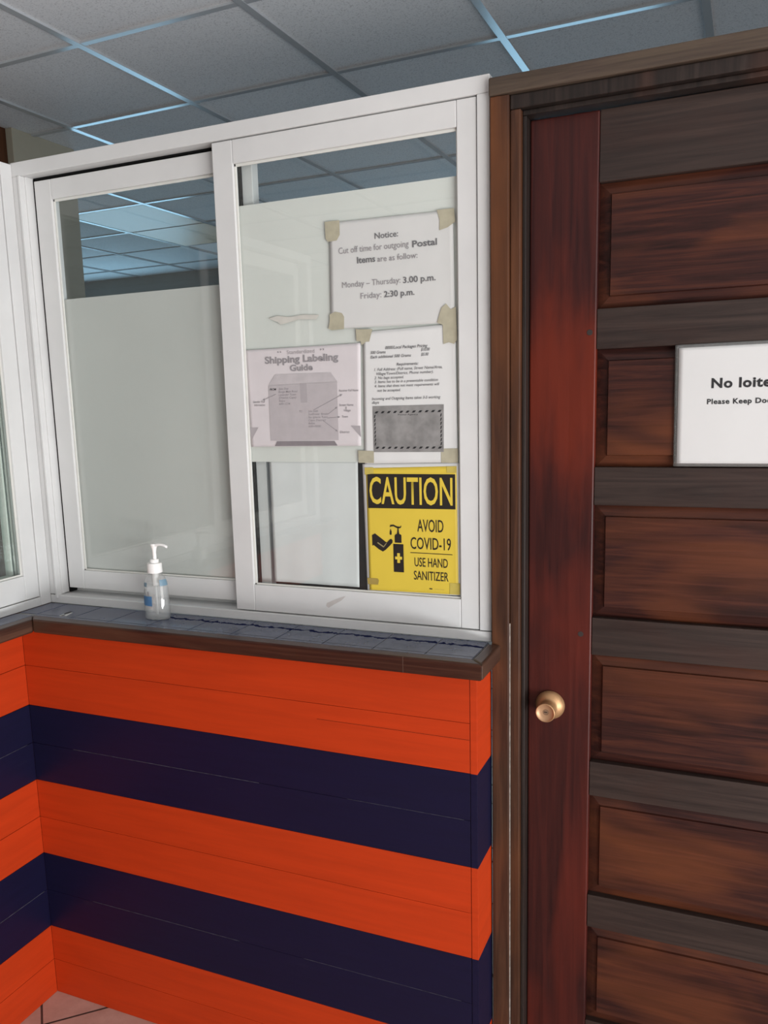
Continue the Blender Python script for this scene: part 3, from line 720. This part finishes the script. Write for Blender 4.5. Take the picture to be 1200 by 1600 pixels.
polys('hand_symbol', [[(.9535, 1.3245), (.9610, 1.3285), (.9700, 1.3220), (.9800, 1.3150), (.9860, 1.3105), (.9890, 1.3090), (.9965, 1.3165), (1.0000, 1.3175), (1.0030, 1.3145), (1.0025, 1.3090), (.9950, 1.3010), (.9860, 1.2925), (.9790, 1.2880), (.9690, 1.2930), (.9610, 1.2990), (.9570, 1.3020), (.9540, 1.3000)]], Y4, ca, (K,), .0002)
polys('hand_line', [line((.9665, 1.3080), (.9815, 1.2985), .0026), line((.9815, 1.2990), (.9880, 1.3075), .0016)], Y4 - .0003, ca, (plain('dull_yellow_print', (.30, .25, .12), .5, .4),), .0002)
tape(ca, [(.940, 1.4760), (.961, 1.4765), (.962, 1.4630), (.940, 1.4600)], Y4 - .0002, M['tape_yellow'])
tape(ca, [(1.131, 1.4795), (1.152, 1.4800), (1.152, 1.4660), (1.131, 1.4660)], Y4 - .0002, M['tape_yellow'])
tape(ca, [(.939, 1.2255), (.9645, 1.2255), (.9675, 1.2215), (.9650, 1.2110), (.940, 1.2110)], Y4 - .0002, plain('brown_tape', (.36, .26, .07), .4, .4))
tape(ca, [(1.135, 1.2255), (1.158, 1.2260), (1.158, 1.2010), (1.135, 1.2000)], Y4 - .0002, M['tape_yellow'])

# --- plain white sheet inside the pane; dark board added for the dim interior
ws = sheet('paper_sheet', [(.692, 1.4935), (.9195, 1.4935), (.9145, 1.2000), (.6925, 1.2000)], R[4] + .0075, M['paper_inside'], None, amp=.0018, waves=3, seed=21, origin=(.80, R[4] + .0075, 1.2), thick=.0004)
tag(ws, 'blank white sheet behind the glass beside the yellow poster', 'paper')
db = boxes('dark_interior_board', [(.684, .937, .153, .162, 1.126, 1.4945)], mats=(M['board'],), bevel=.001, origin=(.81, .157, 1.126))
tag(db, 'dark brown board added behind the blank white sheet for the dim interior', 'board')

# --- sign on the door
sg2 = empty('sign', (1.72, DY0 - .001, 1.595), 'laminated white no loitering sign on the dark panelled door', 'sign')
ZL0, ZL1 = 1.4795, 1.7095
sheet('laminate', [(1.580, ZL1), (1.872, ZL1 + .001), (1.872, ZL0), (1.583, ZL0)], DY0 - .0012, M['plastic_edge'], sg2, thick=.0004, amp=.0003, waves=1, seed=31)
sheet('paper', [(1.5865, 1.7035), (1.866, 1.7045), (1.866, 1.4855), (1.5885, 1.4855)], DY0 - .0022, M['paper_sign'], sg2, thick=.0003, amp=.0004, waves=1, seed=32)
Y5 = DY0 - .0030
text('heading', 'No loitering', 1.6460, 1.7950, 1.6275, .0170, Y5, sg2, M['ink'], .034, 0, 1.1)
text('text_line', 'Please Keep Door Closed', 1.6395, 1.8060, 1.5975, .0092, Y5, sg2, M['ink'], .026, 0, 1.1)

# ---------------------------------------------------------------- hand sanitizer bottle on the ledge
BX, BY, BZ = .395, .062, 1.1036
hs = empty('hand_sanitizer_bottle', (BX, BY, BZ), 'clear pump bottle of hand sanitizer standing on the blue tiled ledge', 'bottle')
bo = lathe('bottle_body', [(.001, .0), (.026, .0), (.0315, .0015), (.0335, .006), (.0335, .03), (.0325, .06), (.0305, .085), (.0285, .096), (.024, .106), (.017, .112), (.0135, .1145), (.0130, .119)], (BX, BY, BZ), hs, (M['pet'],), 'z', 48, 1.03, .72)
lathe('gel', [(.001, .003), (.028, .003), (.0315, .008), (.0315, .03), (.0305, .06), (.0285, .084), (.001, .084)], (BX, BY, BZ), hs, (M['gel'],), 'z', 40, 1.0, .70)
lathe('pump_cap', [(.001, .1165), (.0180, .1165), (.0186, .118), (.0180, .138), (.0170, .1405), (.0118, .1410), (.0112, .1425), (.0112, .1480), (.0100, .1500), (.0050, .1503)], (BX, BY, BZ), hs, (M['pump'],), 'z', 40)
ph = lathe('pump_head', [(.0048, .150), (.0048, .166), (.0056, .1735), (.0070, .1790), (.0085, .1835), (.0092, .1860), (.0085, .1880), (.001, .1888)], (BX + .002, BY, BZ), hs, (M['pump'],), 'z', 32)
# spout
bm = bmesh.new(); prev = None
for t in [i / 10 for i in range(11)]:
    x = BX + .004 + .037 * t; z = BZ + .1845 + .0035 * math.sin(t * 2.2) - .006 * t ** 3
    r = .0056 * (1 - .35 * t); ring = [bm.verts.new((x, BY + r * 1.2 * math.cos(2 * math.pi * k / 14), z + r * .8 * math.sin(2 * math.pi * k / 14))) for k in range(14)]
    if prev:
        for k in range(14): bm.faces.new([prev[k], prev[(k + 1) % 14], ring[(k + 1) % 14], ring[k]])
    else: bm.faces.new(ring)
    prev = ring
bm.faces.new(prev); bmesh.ops.recalc_face_normals(bm, faces=bm.faces[:])
me = bpy.data.meshes.new('spout'); bm.to_mesh(me); bm.free(); link('spout', me, ph, smooth=True, mats=(M['pump'],))
lathe('pump_chamber', [(.001, .080), (.0050, .080), (.0085, .084), (.0085, .1165), (.001, .1165)], (BX, BY, BZ), hs, (plain('translucent_pump', (.66, .66, .64), .4, .4),), 'z', 24)
lathe('dip_tube', [(.0024, .010), (.0024, .080)], (BX, BY, BZ), hs, (plain('pale_tube', (.62, .62, .62), .4, .4),), 'z', 12)
# label patches wrapped on the body
def body_r(h):
    pts = [(.0, .0335), (.03, .0335), (.06, .0325), (.085, .0305), (.096, .0285), (.104, .0252)]
    for (h0, r0), (h1, r1) in zip(pts, pts[1:]):
        if h <= h1: return r0 + (r1 - r0) * (h - h0) / (h1 - h0)
    return .025
def patch(a0, a1, h0, h1, mat):
    bm = bmesh.new(); n = 8; g = []
    for j in range(5):
        h = h0 + (h1 - h0) * j / 4; row = []
        for i in range(n + 1):
            a = math.radians(a0 + (a1 - a0) * i / n); r = body_r(h) + .0006
            row.append(bm.verts.new((BX + r * 1.03 * math.cos(a), BY + r * .74 * math.sin(a), BZ + h)))
        g.append(row)
    for j in range(4):
        for i in range(n): bm.faces.new([g[j][i], g[j][i + 1], g[j + 1][i + 1], g[j + 1][i]])
    me = bpy.data.meshes.new('label_patch'); bm.to_mesh(me); bm.free()
    return link('label_patch', me, bo, mats=(mat,), smooth=True)
patch(214, 276, .036, .060, M['label_blue'])
patch(212, 248, .083, .093, M['label_teal'])
patch(318, 376, .086, .101, M['label_teal'])
patch(220, 228, .066, .075, M['ink_grey']); patch(254, 262, .062, .072, M['ink_grey'])

# torn sticker scrap on the ledge
stk = empty('torn_sticker', (.143, .02, 1.1037), 'tiny torn black and white sticker scrap on the ledge tiles near the corner', 'sticker')
def flat(name, pts, z, mat, parent):
    bm = bmesh.new(); f = bm.faces.new([bm.verts.new((x, y, z)) for x, y in pts]); f.normal_update()
    if f.normal.z < 0: f.normal_flip()
    me = bpy.data.meshes.new(name); bm.to_mesh(me); bm.free(); o = link(name, me, parent, mats=(mat,))
    md = o.modifiers.new('thickness', 'SOLIDIFY'); md.thickness = .0002; return o
flat('paper_scrap', [(.131, .002), (.141, .000), (.151, .006), (.146, .022), (.142, .040), (.131, .038), (.128, .02)], 1.10375, M['paper_grey'], stk)
flat('black_mark', [(.127, .022), (.135, .018), (.138, .026), (.136, .042), (.128, .046), (.125, .034)], 1.1041, M['ink'], stk)
flat('black_mark', [(.134, .004), (.141, .002), (.143, .008), (.139, .016), (.136, .012)], 1.1041, M['ink'], stk)
